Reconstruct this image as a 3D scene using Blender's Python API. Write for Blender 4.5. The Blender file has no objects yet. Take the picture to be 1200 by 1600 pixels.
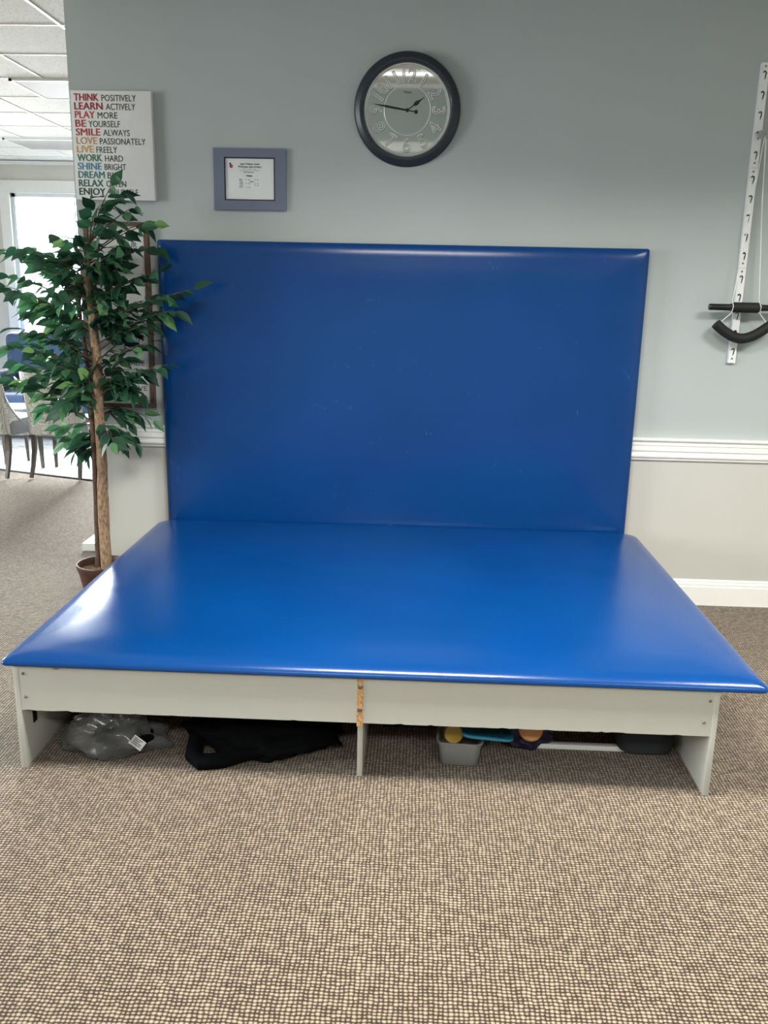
import bpy, bmesh, math, random
from mathutils import Vector, Matrix, noise
PI = math.pi
SC = bpy.context.scene
COL = SC.collection

# ------------------------------------------------------------------ camera
CAM_F, CAM_P, CAM_R, CAM_Y = 1372.4, 0.2464, 0.0211, 0.0366
CAM_LOC = Vector((0, -4.4812, 1.5828))
cd = bpy.data.cameras.new('camera'); cam = bpy.data.objects.new('camera', cd); COL.objects.link(cam)
cd.sensor_fit = 'VERTICAL'; cd.sensor_height = 36; cd.lens = CAM_F/1600*36
cd.clip_start = .05; cd.clip_end = 200
R0 = Vector((math.cos(CAM_Y), math.sin(CAM_Y), 0)); H0 = Vector((-math.sin(CAM_Y), math.cos(CAM_Y), 0))
FW = H0*math.cos(CAM_P) - Vector((0, 0, 1))*math.sin(CAM_P)
UP = H0*math.sin(CAM_P) + Vector((0, 0, 1))*math.cos(CAM_P)
rt = R0*math.cos(CAM_R) + UP*math.sin(CAM_R)
up = -R0*math.sin(CAM_R) + UP*math.cos(CAM_R)
M3 = Matrix((rt, up, -FW)).transposed()
cam.matrix_world = Matrix.Translation(CAM_LOC) @ M3.to_4x4()
SC.camera = cam

# ------------------------------------------------------------------ view / world / daylight
vs = SC.view_settings
vs.view_transform = 'Standard'; vs.look = 'None'; vs.gamma = 1; vs.use_curve_mapping = False; vs.exposure = 0.0
w = bpy.data.worlds.new('world'); SC.world = w; w.use_nodes = True
bg = w.node_tree.nodes['Background']; bg.inputs[0].default_value = (.86, .95, 1, 1); bg.inputs[1].default_value = 2.2

def area(name, loc, direction, sx, sy, power, color=(1, 1, 1)):
    l = bpy.data.lights.new(name, 'AREA'); l.shape = 'RECTANGLE'; l.size = sx; l.size_y = sy
    l.energy = power; l.color = color
    o = bpy.data.objects.new(name, l); COL.objects.link(o); o.location = loc
    o.rotation_euler = Vector(direction).to_track_quat('-Z', 'Z').to_euler()
    return o
P_BACK, P_LEFT = 820, 290
TROFFER, P_TROFFER, SPREAD = 3.0, 88, 145
area('daylight_back_window', (-3.8, 6.3, 2.0), (0, -1, -.62), 1.7, 2.0, P_BACK, (.93, .98, 1)).data.spread = math.radians(105)
area('daylight_left_window', (-6.6, 2.6, 2.1), (1, 0, -.5), 2.4, 2.0, P_LEFT, (.94, .98, 1)).data.spread = math.radians(125)
area('daylight_left_window_front', (-6.6, -3.2, 2.1), (1, 0, -.5), 2.4, 2.0, P_LEFT, (.94, .98, 1)).data.spread = math.radians(125)

# ------------------------------------------------------------------ helpers
def srgb(r, g, b):
    f = lambda c: (c/255)/12.92 if c/255 <= .04045 else ((c/255+.055)/1.055)**2.4
    return (f(r), f(g), f(b), 1)
class NT:
    def __init__(s, name):
        s.m = bpy.data.materials.new(name); s.m.use_nodes = True; s.t = s.m.node_tree
        s.b = s.t.nodes['Principled BSDF']; s.out = s.t.nodes['Material Output']
    def n(s, kind, **kw):
        x = s.t.nodes.new(kind)
        for k, v in kw.items():
            if hasattr(x, k): setattr(x, k, v)
            else: x.inputs[k].default_value = v
        return x
    def l(s, a, b): s.t.links.new(a, b)
    def coord(s): return s.n('ShaderNodeTexCoord').outputs['Object']
    def math(s, op, a, b=None, c=None):
        x = s.n('ShaderNodeMath', operation=op)
        for i, v in enumerate((a, b, c)):
            if v is None: continue
            if isinstance(v, (int, float)): x.inputs[i].default_value = v
            else: s.l(v, x.inputs[i])
        return x.outputs[0]
    def ramp(s, fac, stops):
        r = s.n('ShaderNodeValToRGB'); e = r.color_ramp.elements
        e[0].position, e[0].color = stops[0]; e[1].position, e[1].color = stops[-1]
        for p, c in stops[1:-1]:
            k = e.new(p); k.color = c
        s.l(fac, r.inputs[0]); return r.outputs[0]
    def bump(s, h, strength=.3, dist=.01):
        b = s.n('ShaderNodeBump'); b.inputs['Strength'].default_value = strength; b.inputs['Distance'].default_value = dist
        s.l(h, b.inputs['Height']); s.l(b.outputs[0], s.b.inputs['Normal'])
def mat(name, rgb, rough=.5, metal=0, var=.04, scale=30, bump=0, spec=.5, **kw):
    n = NT(name); n.b.inputs['Roughness'].default_value = rough; n.b.inputs['Metallic'].default_value = metal
    n.b.inputs['Specular IOR Level'].default_value = spec
    c = srgb(*rgb); t = n.n('ShaderNodeTexNoise', Scale=scale, Detail=3.0); n.l(n.coord(), t.inputs['Vector'])
    lo = tuple(max(0, x*(1-var)) for x in c[:3])+(1,); hi = tuple(min(1, x*(1+var)) for x in c[:3])+(1,)
    n.l(n.ramp(t.outputs[0], [(.3, lo), (.7, hi)]), n.b.inputs['Base Color'])
    if bump: n.bump(t.outputs[0], bump, .002)
    for k, v in kw.items(): n.b.inputs[k.replace('_', ' ')].default_value = v
    return n.m

def link(name, bm, m, parent=None, smooth=False, loc=None):
    me = bpy.data.meshes.new(name); bm.normal_update(); bm.to_mesh(me); bm.free()
    ms = m if isinstance(m, (list, tuple)) else [m]
    for x in ms: me.materials.append(x)
    if smooth:
        me.polygons.foreach_set('use_smooth', [True]*len(me.polygons))
        try: me.set_sharp_from_angle(angle=math.radians(38))
        except Exception: pass
    o = bpy.data.objects.new(name, me); COL.objects.link(o)
    if parent: o.parent = parent
    if loc: o.location = loc
    return o
def box(bm, x0, x1, y0, y1, z0, z1, mi=0):
    v = [bm.verts.new((x, y, z)) for z in (z0, z1) for y in (y0, y1) for x in (x0, x1)]
    for f in ((0, 2, 3, 1), (4, 5, 7, 6), (0, 1, 5, 4), (2, 6, 7, 3), (0, 4, 6, 2), (1, 3, 7, 5)):
        fc = bm.faces.new([v[i] for i in f]); fc.material_index = mi
def bev(bm, w=.002, seg=2):
    bmesh.ops.bevel(bm, geom=list(bm.edges), offset=w, segments=seg, affect='EDGES', profile=.5, clamp_overlap=True)
def boxo(name, b, m, parent=None, bw=.0015, seg=2):
    bm = bmesh.new(); box(bm, *b)
    if bw: bev(bm, bw, seg)
    return link(name, bm, m, parent, smooth=bool(bw))
def tube(bm, pts, rad, seg=10, cap=True, mi=0):
    pts = [Vector(p) for p in pts]
    rs = rad if isinstance(rad, (list, tuple)) else [rad]*len(pts)
    rings = []; prev = None
    for i, p in enumerate(pts):
        t = (pts[min(i+1, len(pts)-1)] - pts[max(i-1, 0)]).normalized()
        if prev is None:
            a = t.orthogonal().normalized()
        else:
            a = (prev - t*prev.dot(t))
            a = a.normalized() if a.length > 1e-6 else t.orthogonal().normalized()
        prev = a; b = t.cross(a)
        rings.append([bm.verts.new(p + (a*math.cos(2*PI*k/seg) + b*math.sin(2*PI*k/seg))*rs[i]) for k in range(seg)])
    for i in range(len(rings)-1):
        for k in range(seg):
            f = bm.faces.new((rings[i][k], rings[i][(k+1) % seg], rings[i+1][(k+1) % seg], rings[i+1][k])); f.material_index = mi
    if cap:
        bm.faces.new(rings[0][::-1]).material_index = mi; bm.faces.new(rings[-1]).material_index = mi
    return rings
def lathe(bm, prof, seg=48, axis='Z', origin=(0, 0, 0), cap=False, mi=0):
    o = Vector(origin); rings = []
    for r, h in prof:
        ring = []
        for k in range(seg):
            a = 2*PI*k/seg
            if axis == 'Z': p = Vector((r*math.cos(a), r*math.sin(a), h))
            else: p = Vector((r*math.cos(a), h, r*math.sin(a)))
            ring.append(bm.verts.new(o+p))
        rings.append(ring)
    for i in range(len(rings)-1):
        for k in range(seg):
            bm.faces.new((rings[i][k], rings[i][(k+1) % seg], rings[i+1][(k+1) % seg], rings[i+1][k])).material_index = mi
    if cap:
        bm.faces.new(rings[0][::-1]); bm.faces.new(rings[-1])
    bmesh.ops.recalc_face_normals(bm, faces=list(bm.faces))
def extr_profile_x(bm, prof, x0, x1):          # prof list of (y,z), swept along x
    a = [bm.verts.new((x0, y, z)) for y, z in prof]; b = [bm.verts.new((x1, y, z)) for y, z in prof]
    n = len(prof)
    for i in range(n):
        bm.faces.new((a[i], a[(i+1) % n], b[(i+1) % n], b[i]))
    bm.faces.new(a[::-1]); bm.faces.new(b)
    bmesh.ops.recalc_face_normals(bm, faces=list(bm.faces))
def tag(o, label, cat, group=None, kind=None):
    o['label'] = label; o['category'] = cat
    if group: o['group'] = group
    if kind: o['kind'] = kind
    return o
def thing(name, label, cat, loc=(0, 0, 0), rz=0, group=None):
    o = bpy.data.objects.new(name, None); COL.objects.link(o); o.location = loc; o.rotation_euler = (0, 0, rz)
    o.empty_display_size = .1
    return tag(o, label, cat, group)
def struct(name, bm, m, parent=None, smooth=False):
    o = link(name, bm, m, parent, smooth)
    if not parent: o['kind'] = 'structure'
    return o
def text_bm(txt, size, width=None, align='LEFT', offset=0.0, extrude=.0004, outline=0, bm=None, mtx=None, mi=0, yscale=1.0):
    """text lying in local XZ plane facing -Y, added to bm"""
    cu = bpy.data.curves.new('t', 'FONT'); cu.body = txt; cu.size = size; cu.align_x = align
    cu.space_character = 1.08 if offset > .0007 else 1.0
    cu.offset = offset; cu.extrude = extrude; cu.resolution_u = 3
    if outline:
        cu.fill_mode = 'NONE'; cu.extrude = 0; cu.bevel_depth = outline; cu.bevel_resolution = 2; cu.offset = 0
    ob = bpy.data.objects.new('t', cu); COL.objects.link(ob)
    dg = bpy.context.evaluated_depsgraph_get(); me = bpy.data.meshes.new_from_object(ob.evaluated_get(dg))
    xs = [v.co.x for v in me.vertices] or [0]
    sx = 1.0
    if width: sx = width/(max(xs)-min(xs))
    T = Matrix.Rotation(PI/2, 4, 'X') @ Matrix.Diagonal((sx, yscale, 1, 1))
    if align == 'LEFT': T = T @ Matrix.Translation((-min(xs), 0, 0))
    if mtx is not None: T = mtx @ T
    me.transform(T)
    for p in me.polygons: p.material_index = mi
    if bm is None: bm = bmesh.new()
    bm.from_mesh(me)
    bpy.data.objects.remove(ob); bpy.data.curves.remove(cu); bpy.data.meshes.remove(me)
    return bm

# ------------------------------------------------------------------ materials
def carpet_mat():
    n = NT('carpet loop'); co = n.coord()
    nz = n.n('ShaderNodeTexNoise', Scale=22.0, Detail=2.0); n.l(co, nz.inputs['Vector'])
    mix = n.n('ShaderNodeVectorMath', operation='MULTIPLY_ADD'); n.l(nz.outputs['Color'], mix.inputs[0])
    mix.inputs[1].default_value = (.011, .011, 0); n.l(co, mix.inputs[2])
    sp = n.n('ShaderNodeSeparateXYZ'); n.l(mix.outputs[0], sp.inputs[0])
    a, b = .0115, .0105
    u = n.math('DIVIDE', sp.outputs[0], a); v = n.math('DIVIDE', sp.outputs[1], b)
    # a loop per cell : every other column shifted half a row
    cidx = n.math('FLOOR', u); sh = n.math('MULTIPLY', n.math('MODULO', n.math('ABSOLUTE', cidx), 2), .06)
    v2 = n.math('ADD', v, sh); ridx = n.math('FLOOR', v2)
    fu = n.math('ABSOLUTE', n.math('SUBTRACT', n.math('FRACT', u), .5)); fv = n.math('ABSOLUTE', n.math('SUBTRACT', n.math('FRACT', v2), .5))
    d = n.math('SQRT', n.math('ADD', n.math('POWER', n.math('MULTIPLY', fu, 1.45), 2), n.math('POWER', n.math('MULTIPLY', fv, 1.65), 2)))
    h = n.math('SUBTRACT', 1.0, d)
    wn = n.n('ShaderNodeTexWhiteNoise', noise_dimensions='2D'); cb = n.n('ShaderNodeCombineXYZ')
    n.l(cidx, cb.inputs[0]); n.l(ridx, cb.inputs[1]); n.l(cb.outputs[0], wn.inputs[0])
    f2 = n.n('ShaderNodeTexNoise', Scale=900.0, Detail=2.0); n.l(co, f2.inputs['Vector'])
    hh = n.math('ADD', h, n.math('MULTIPLY', n.math('SUBTRACT', wn.outputs[0], .5), .26))
    hh = n.math('ADD', hh, n.math('MULTIPLY', n.math('SUBTRACT', f2.outputs[0], .5), .35))
    colr = n.ramp(hh, [(.26, srgb(50, 39, 29)), (.42, srgb(108, 95, 77)), (.60, srgb(142, 128, 108)), (1.0, srgb(174, 160, 139))])
    # broad tone drift of the pile
    lg = n.n('ShaderNodeTexNoise', Scale=1.3, Detail=3.0); n.l(co, lg.inputs['Vector'])
    tone = n.ramp(lg.outputs[0], [(.3, (.88, .86, .84, 1)), (.7, (1, 1, 1, 1))])
    mx = n.n('ShaderNodeMix', data_type='RGBA', blend_type='MULTIPLY'); mx.inputs[0].default_value = 1
    n.l(colr, mx.inputs[6]); n.l(tone, mx.inputs[7]); n.l(mx.outputs[2], n.b.inputs['Base Color'])
    n.b.inputs['Roughness'].default_value = .95; n.b.inputs['Specular IOR Level'].default_value = .1
    n.b.inputs['Sheen Weight'].default_value = .2; n.b.inputs['Sheen Roughness'].default_value = .5
    n.bump(hh, .5, .004)
    return n.m
M_CARPET = carpet_mat()
def wall_mat(name, rgb, marks=False):
    n = NT(name); co = n.coord(); c = srgb(*rgb)
    t = n.n('ShaderNodeTexNoise', Scale=2.2, Detail=5.0); n.l(co, t.inputs['Vector'])
    f = n.n('ShaderNodeTexNoise', Scale=350.0, Detail=2.0); n.l(co, f.inputs['Vector'])
    lo = tuple(x*.97 for x in c[:3])+(1,)
    colr = n.ramp(t.outputs[0], [(.35, lo), (.65, c)])
    if marks:
        g = n.n('ShaderNodeTexNoise', Scale=7.0, Detail=6.0, Roughness=.7); n.l(co, g.inputs['Vector'])
        k = n.ramp(g.outputs[0], [(.66, (1, 1, 1, 1)), (.8, (.78, .74, .66, 1))])
        mx = n.n('ShaderNodeMix', data_type='RGBA', blend_type='MULTIPLY'); mx.inputs[0].default_value = 1
        n.l(colr, mx.inputs[6]); n.l(k, mx.inputs[7]); colr = mx.outputs[2]
    n.l(colr, n.b.inputs['Base Color']); n.b.inputs['Roughness'].default_value = .55; n.b.inputs['Specular IOR Level'].default_value = .3
    n.bump(f.outputs[0], .12, .001)
    return n.m
M_WALL = wall_mat('grey wall paint', (174, 182, 180))
M_LOW = wall_mat('off white wall paint', (193, 192, 184), True)
M_BACKWALL = wall_mat('beige wall paint', (212, 210, 200))
M_TRIM = mat('white gloss trim', (236, 236, 230), .32, var=.015)
def tile_mat():
    n = NT('ceiling tile'); co = n.coord()
    v = n.n('ShaderNodeTexNoise', Scale=95.0, Detail=3.0, Roughness=.75); n.l(co, v.inputs['Vector'])
    k = n.ramp(v.outputs[0], [(.30, srgb(128, 123, 115)), (.40, srgb(222, 219, 211)), (.62, srgb(238, 236, 230))])
    n.l(k, n.b.inputs['Base Color']); n.b.inputs['Roughness'].default_value = .9; n.bump(v.outputs[0], .3, .002)
    return n.m
M_TILE = tile_mat()
def vinyl_mat():
    n = NT('blue vinyl'); co = n.coord()
    a = n.n('ShaderNodeTexNoise', Scale=1.6, Detail=4.0); n.l(co, a.inputs['Vector'])
    base = n.ramp(a.outputs[0], [(.35, srgb(0, 55, 113)), (.65, srgb(0, 60, 121))])
    n.b.inputs['Specular IOR Level'].default_value = .40
    # fine pale scuffs
    mp = n.n('ShaderNodeMapping'); n.l(co, mp.inputs[0]); mp.inputs['Scale'].default_value = (9, 60, 9); mp.inputs['Rotation'].default_value = (0, 0, .5)
    s = n.n('ShaderNodeTexNoise', Scale=1.4, Detail=8.0, Roughness=.6, Distortion=1.5); n.l(mp.outputs[0], s.inputs['Vector'])
    sc = n.ramp(s.outputs[0], [(.66, (0, 0, 0, 1)), (.78, (1, 1, 1, 1))])
    mx = n.n('ShaderNodeMix', data_type='RGBA'); n.l(n.math('MULTIPLY', sc, .22), mx.inputs[0]); n.l(base, mx.inputs[6]); mx.inputs[7].default_value = srgb(120, 160, 205)
    n.l(mx.outputs[2], n.b.inputs['Base Color'])
    r = n.math('ADD', n.math('MULTIPLY', a.outputs[0], .06), .20); n.l(r, n.b.inputs['Roughness'])
    f = n.n('ShaderNodeTexNoise', Scale=420.0, Detail=2.0); n.l(co, f.inputs['Vector'])
    l = n.n('ShaderNodeTexNoise', Scale=4.0, Detail=2.0); n.l(co, l.inputs['Vector'])
    n.bump(f.outputs[0], .12, .001)
    return n.m
M_VINYL = vinyl_mat()
M_LAM = mat('putty laminate', (183, 184, 175), .42, var=.015, scale=8)
def chip_mat():
    n = NT('raw chipboard'); co = n.coord()
    v = n.n('ShaderNodeTexVoronoi', Scale=420.0); n.l(co, v.inputs['Vector'])
    sp = n.n('ShaderNodeSeparateColor'); n.l(v.outputs['Color'], sp.inputs[0])
    n.l(n.ramp(sp.outputs[0], [(.0, srgb(140, 100, 60)), (.5, srgb(196, 150, 98)), (1, srgb(222, 182, 130))]), n.b.inputs['Base Color'])
    n.b.inputs['Roughness'].default_value = .9; return n.m
M_CHIP = chip_mat()
M_STEEL = mat('zinc screw steel', (150, 146, 138), .35, 1.0)
M_BLACK = mat('matte black', (20, 21, 23), .6)
M_BLACKM = mat('black painted steel', (14, 16, 19), .28)
M_FOAM = mat('black foam grip', (11, 12, 14), .7, scale=300, bump=.3)
M_DARKF = mat('black fabric', (6, 7, 9), .9, scale=60, bump=.5, var=.2, spec=.08)
M_WHITE = mat('white enamel', (228, 230, 228), .35, var=.01)
M_CANVAS = mat('white canvas print', (225, 226, 224), .7, var=.02, scale=200)
M_CLOCKF = mat('slate blue clock frame', (34, 42, 50), .38, var=.06)
M_MIRROR = mat('mirrored silver dial', (190, 193, 190), .03, 1.0, var=.01, scale=3)
M_CHROME = mat('polished chrome numeral', (236, 238, 236), .22, .45, var=.01)
M_DKM = mat('gunmetal edge and drop shadow', (92, 94, 92), .3, .6)
M_INK = mat('dark ink', (40, 42, 44), .7)
M_GREYINK = mat('grey ink', (150, 152, 154), .7)
M_PAPER = mat('white paper', (222, 226, 224), .6, var=.01)
M_SLATE = mat('slate blue mount', (104, 114, 132), .6, var=.03, scale=120)
M_WOODF = mat('brown wood frame', (92, 70, 54), .55, var=.25, scale=40)

# ------------------------------------------------------------------ room shell
XL, XR, YF, YB, ZC = -6.0, 4.0, -8.0, 5.69, 2.90
WX = -1.709                                     # left end of the main wall
bm = bmesh.new(); box(bm, XL-.3, XR+.3, YF-.3, YB+.3, -.1, 0); struct('floor', bm, M_CARPET)
bm = bmesh.new(); box(bm, XL-.3, XR+.3, YF-.3, YB+.3, ZC, ZC+.1); struct('ceiling', bm, M_TILE)
bm = bmesh.new()
k = -30
while k < 30:
    x = -1.93 + .61*k; y = .52 + .605*k
    if XL < x < XR: box(bm, x-.009, x+.009, YF, YB, ZC-.005, ZC+.01)
    if YF < y < YB: box(bm, XL, XR, y-.008, y+.008, ZC-.0055, ZC+.01)
    k += 1
struct('trim_1', bm, mat('ceiling grid enamel', (226, 224, 218), .5, var=.01))
# main wall, painted in two tones either side of the chair rail
RT, RB, BT = .8874, .7714, .1395
bm = bmesh.new(); box(bm, WX, XR, 0, .13, .80, ZC)
struct('wall_main', bm, M_WALL)
bm = bmesh.new(); box(bm, WX, XR, 0, .13, 0, .80)
struct('wall_main_lower', bm, M_LOW)
prof = [(0, RB), (-.008, RB), (-.012, RB+.006), (-.012, RB+.012), (-.020, RB+.018), (-.022, RB+.026), (-.016, RB+.034), (-.014, RB+.044), (-.020, RB+.052),
        (-.020, RB+.078), (-.023, RB+.080), (-.023, RB+.098), (-.030, RB+.102), (-.033, RB+.108), (-.033, RT), (0, RT)]
bm = bmesh.new(); extr_profile_x(bm, prof, WX-.0, XR); struct('trim_2', bm, M_TRIM)
prof = [(0, 0), (-.015, 0), (-.015, BT-.038), (-.012, BT-.034), (-.012, BT-.022), (-.008, BT-.014), (-.008, BT-.006), (-.004, BT), (0, BT)]
bm = bmesh.new(); extr_profile_x(bm, prof, WX, XR); struct('baseboard_main', bm, M_TRIM)
# low white return of a partition standing behind the wall
bm = bmesh.new(); box(bm, -2.03, -1.2, .60, .80, 0, .05); bev(bm, .004, 2); struct('baseboard_partition', bm, M_TRIM)
# other walls
bm = bmesh.new(); box(bm, XR, XR+.15, YF, YB, 0, ZC); struct('wall_right', bm, M_WALL)
# left wall with two window openings
def wall_holes_x(bm, x0, x1, y0, y1, holes, ax):
    """wall slab with rectangular holes; ax='y' wall runs along y, else along x"""
    cuts = sorted(holes); cur = y0
    def bb(a, b, z0, z1):
        if ax == 'y': box(bm, x0, x1, a, b, z0, z1)
        else: box(bm, a, b, x0, x1, z0, z1)
    for (a, b, z0, z1) in cuts:
        bb(cur, a, 0, ZC); bb(a, b, 0, z0); bb(a, b, z1, ZC); cur = b
    bb(cur, y1, 0, ZC)
bm = bmesh.new(); wall_holes_x(bm, XL-.15, XL, YF, YB, [(1.4, 3.8, .5, 2.5), (-4.4, -2.0, .5, 2.5)], 'y'); struct('wall_left', bm, M_BACKWALL)
BW = (-4.62, -2.95, .45, 2.56)
bm = bmesh.new(); wall_holes_x(bm, YB, YB+.15, XL, XR, [BW], 'x'); struct('wall_back', bm, M_BACKWALL)
bm = bmesh.new(); wall_holes_x(bm, YF-.15, YF, XL, XR, [], 'x'); struct('wall_front', bm, M_WALL)
# cornice round the back room and behind the camera
bm = bmesh.new(); extr_profile_x(bm, [(YB, ZC-.045), (YB-.012, ZC-.045), (YB-.03, ZC-.008), (YB, ZC-.008)], XL, XR); struct('trim_3', bm, M_TRIM)
bm = bmesh.new(); box(bm, XL, XR, YF, YF+.04, 2.85, ZC-.008); box(bm, XL, XR, YF, YF+.03, 2.09, 2.21); struct('trim_4', bm, M_TRIM)

def glass_mat():
    n = NT('window glass'); tr = n.n('ShaderNodeBsdfTransparent'); gl = n.n('ShaderNodeBsdfGlossy', Roughness=.02)
    fr = n.n('ShaderNodeFresnel', IOR=1.3); mx = n.n('ShaderNodeMixShader')
    n.l(fr.outputs[0], mx.inputs[0]); n.l(tr.outputs[0], mx.inputs[1]); n.l(gl.outputs[0], mx.inputs[2]); n.l(mx.outputs[0], n.out.inputs[0])
    return n.m
M_GLASS = glass_mat()
M_VINYLW = mat('white window frame', (226, 232, 234), .4, var=.01)
def window(name, cx, cy, rz, w, z0, z1, mull):
    e = bpy.data.objects.new(name, None); COL.objects.link(e); e.location = (cx, cy, 0); e.rotation_euler = (0, 0, rz); e['kind'] = 'structure'
    h = w/2
    bm = bmesh.new()                            # casing, room side is -y
    box(bm, -h-.11, -h+.0, -.022, 0, z0-.02, z1+.13); box(bm, h, h+.11, -.022, 0, z0-.02, z1+.13)
    box(bm, -h-.11, h+.11, -.026, 0, z1, z1+.13); box(bm, -h-.13, h+.13, -.05, 0, z0-.045, z0-.0)
    box(bm, -h-.11, h+.11, -.020, 0, z0-.12, z0-.045)
    link('casing', bm, M_TRIM, e)
    bm = bmesh.new(); zs = (z0+z1)/2+.32
    box(bm, -h, -h+.045, .03, .12, z0, z1); box(bm, h-.045, h, .03, .12, z0, z1)
    box(bm, -h, h, .03, .12, z1-.04, z1); box(bm, -h, h, .03, .12, z0, z0+.05); box(bm, -h, h, .05, .1, zs-.02, zs+.02)
    for m_ in mull: box(bm, m_-.006, m_+.006, .06, .09, z0, z1)
    link('sash', bm, M_VINYLW, e)
    bm = bmesh.new(); box(bm, -h+.03, h-.03, .07, .074, z0+.03, z1-.03); link('pane', bm, M_GLASS, e)
    return e
window('window_1', (BW[0]+BW[1])/2, YB, 0, BW[1]-BW[0], BW[2], BW[3], (-.13,))
window('window_2', XL, 2.6, PI/2, 2.4, .5, 2.5, (-.4, .4))
window('window_3', XL, -3.2, PI/2, 2.4, .5, 2.5, (-.4, .4))

# ------------------------------------------------------------------ ceiling lights
def emit(name, strength, rgb=(1, 1, 1)):
    n = NT(name); n.b.inputs['Base Color'].default_value = (.8, .8, .8, 1)
    n.b.inputs['Emission Color'].default_value = (*rgb, 1); n.b.inputs['Emission Strength'].default_value = strength
    return n.m
M_LITE = emit('lit diffuser', TROFFER, (1, .985, .95))
M_UNLIT = mat('unlit prismatic diffuser', (172, 165, 161), .6, var=.06, scale=160, spec=.1)
def troffer(x, y, lit, label, sx=1.2, sy=.6):
    t = thing('ceiling_light', label, 'ceiling light', (x, y, ZC-.008), 0, 'troffer lights in the ceiling')
    if lit:
        a_ = area('louvre_lamp', (0, 0, -.016), (0, 0, -1), sx-.06, sy-.06, P_TROFFER, (1, .985, .95)); a_.data.spread = math.radians(SPREAD); a_.parent = t
    bm = bmesh.new(); a, b = sx/2, sy/2; f = .02
    box(bm, -a, a, -b, -b+f, -.012, .004); box(bm, -a, a, b-f, b, -.012, .004); box(bm, -a, -a+f, -b, b, -.012, .004); box(bm, a-f, a, -b, b, -.012, .004)
    link('frame', bm, M_WHITE, t)
    bm = bmesh.new(); box(bm, -a+f, a-f, -b+f, b-f, -.009, .002); link('diffuser', bm, M_LITE if lit else M_UNLIT, t)
troffer(-2.17, 2.03, False, 'unlit ceiling light panel nearest the wall end above the tree')
troffer(-3.35, 4.45, False, 'unlit ceiling light panel farthest away, just before the window')
for x, y, d in [(0.0, -2.2, 'left of the pair before the clock wall'), (2.3, -2.2, 'right of the pair before the clock wall'),
                (-.4, -5.7, 'left one behind the viewer'), (2.3, -5.7, 'right one behind the viewer')]:
    troffer(x, y, True, 'lit rectangular ceiling light, '+d)

# ------------------------------------------------------------------ cushions
def cushion_bm(W, D, prof, radii, axis='Z', N=10, wob=0):
    """prof: list of (inset, height). radii: corner radii (x0y0, x1y0, x1y1, x0y1)"""
    bm = bmesh.new(); rings = []; S = 26
    for ins, h in prof:
        pts = []
        cs = [(0, 0, PI), (W, 0, 1.5*PI), (W, D, 0), (0, D, .5*PI)]
        loops = []
        for i, (cx, cy, a0) in enumerate(cs):
            r = min(radii[i]+ins*.9, .42*min(W, D)-ins*.8)
            sx = 1 if cx == 0 else -1; sy = 1 if cy == 0 else -1
            c = (cx+sx*(ins+r), cy+sy*(ins+r))
            loops.append([(c[0]+r*math.cos(a0+PI/2*k/N), c[1]+r*math.sin(a0+PI/2*k/N)) for k in range(N+1)])
        for i in range(4):
            pts += loops[i]; q0 = loops[i][-1]; q1 = loops[(i+1) % 4][0]
            for k in range(1, S): pts.append((q0[0]+(q1[0]-q0[0])*k/S, q0[1]+(q1[1]-q0[1])*k/S))
        ring = []
        for x, y in pts:
            z = h
            if wob and ins > .004: z += wob*noise.noise(Vector((x*2.3, y*2.3, 3.1)))*min(1, ins/.05)*max(0, 1-ins/.38)
            ring.append(bm.verts.new((x, y, z)))
        rings.append(ring)
    n = len(rings[0])
    for i in range(len(rings)-1):
        for k in range(n):
            bm.faces.new((rings[i][k], rings[i][(k+1) % n], rings[i+1][(k+1) % n], rings[i+1][k]))
    bm.faces.new(rings[0][::-1]); bm.faces.new(rings[-1])
    return bm
def cprof(T, e):
    P = [(.012, 0), (.004, .002), (.0, .008)]
    A, H = .080, T*.80
    for k in range(1, 13):
        th = math.radians(82)*k/12; P.append((A*(1-math.cos(th)), .010+(H-.010)*math.sin(th)))
    a0, h0 = P[-1]
    for k in range(1, 8):
        t = k/7; P.append((a0+.17*t, h0+(T-h0)*(1-(1-t)**2)))
    P.append((.36, T+.0015)); P.append((.48, T+.002)); return P

# mat table -------------------------------------------------------
MXL, MW, MYF, MYB = -1.332, 2.464, -1.893, -.082
t = thing('mat_table', 'low therapy table with blue vinyl mat top on putty grey panel legs', 'mat table', (0, 0, 0))
bm = cushion_bm(MW, MYB-MYF, cprof(.052, 0), (.014, .014, .06, .06), wob=.0018)
cu = link('cushion', bm, M_VINYL, t, True, (MXL, MYF, .375)); cu['label'] = 'blue vinyl cushion with scuffs and rounded edges'
LX0, LX1, LY, FB = -1.2997, .9875, -1.874, .2139
boxo('deck_board', (LX0+.005, LX1-.005, LY+.02, -.16, .355, .3755), M_CHIP, t)
boxo('side_panel', (LX0, LX0+.019, LY, -.16, 0, .3755), M_LAM, t)
boxo('side_panel', (LX1-.019, LX1, LY, -.16, 0, .3755), M_LAM, t)
boxo('centre_panel', (-.1695, -.1515, LY+.035, -.16, 0, .355), M_LAM, t)
bm = bmesh.new(); rr = random.Random(5)          # front rail with a slightly chipped bottom edge
xs = [LX0+.019]
while xs[-1] < LX1-.019-.03: xs.append(xs[-1]+rr.uniform(.01, .03))
xs[-1] = LX1-.019
yf, yb = LY+.001, LY+.019
va = []
for x in xs:
    z = FB + (rr.uniform(.0, .0035) if rr.random() < .22 else 0)
    va.append((bm.verts.new((x, yf, z)), bm.verts.new((x, yf, .3755)), bm.verts.new((x, yb, .3755)), bm.verts.new((x, yb, FB))))
for a, b in zip(va, va[1:]):
    for k in range(4): bm.faces.new((a[k], b[k], b[(k+1) % 4], a[(k+1) % 4]))
bm.faces.new(va[0]); bm.faces.new(va[-1][::-1]); bmesh.ops.recalc_face_normals(bm, faces=list(bm.faces))
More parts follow.
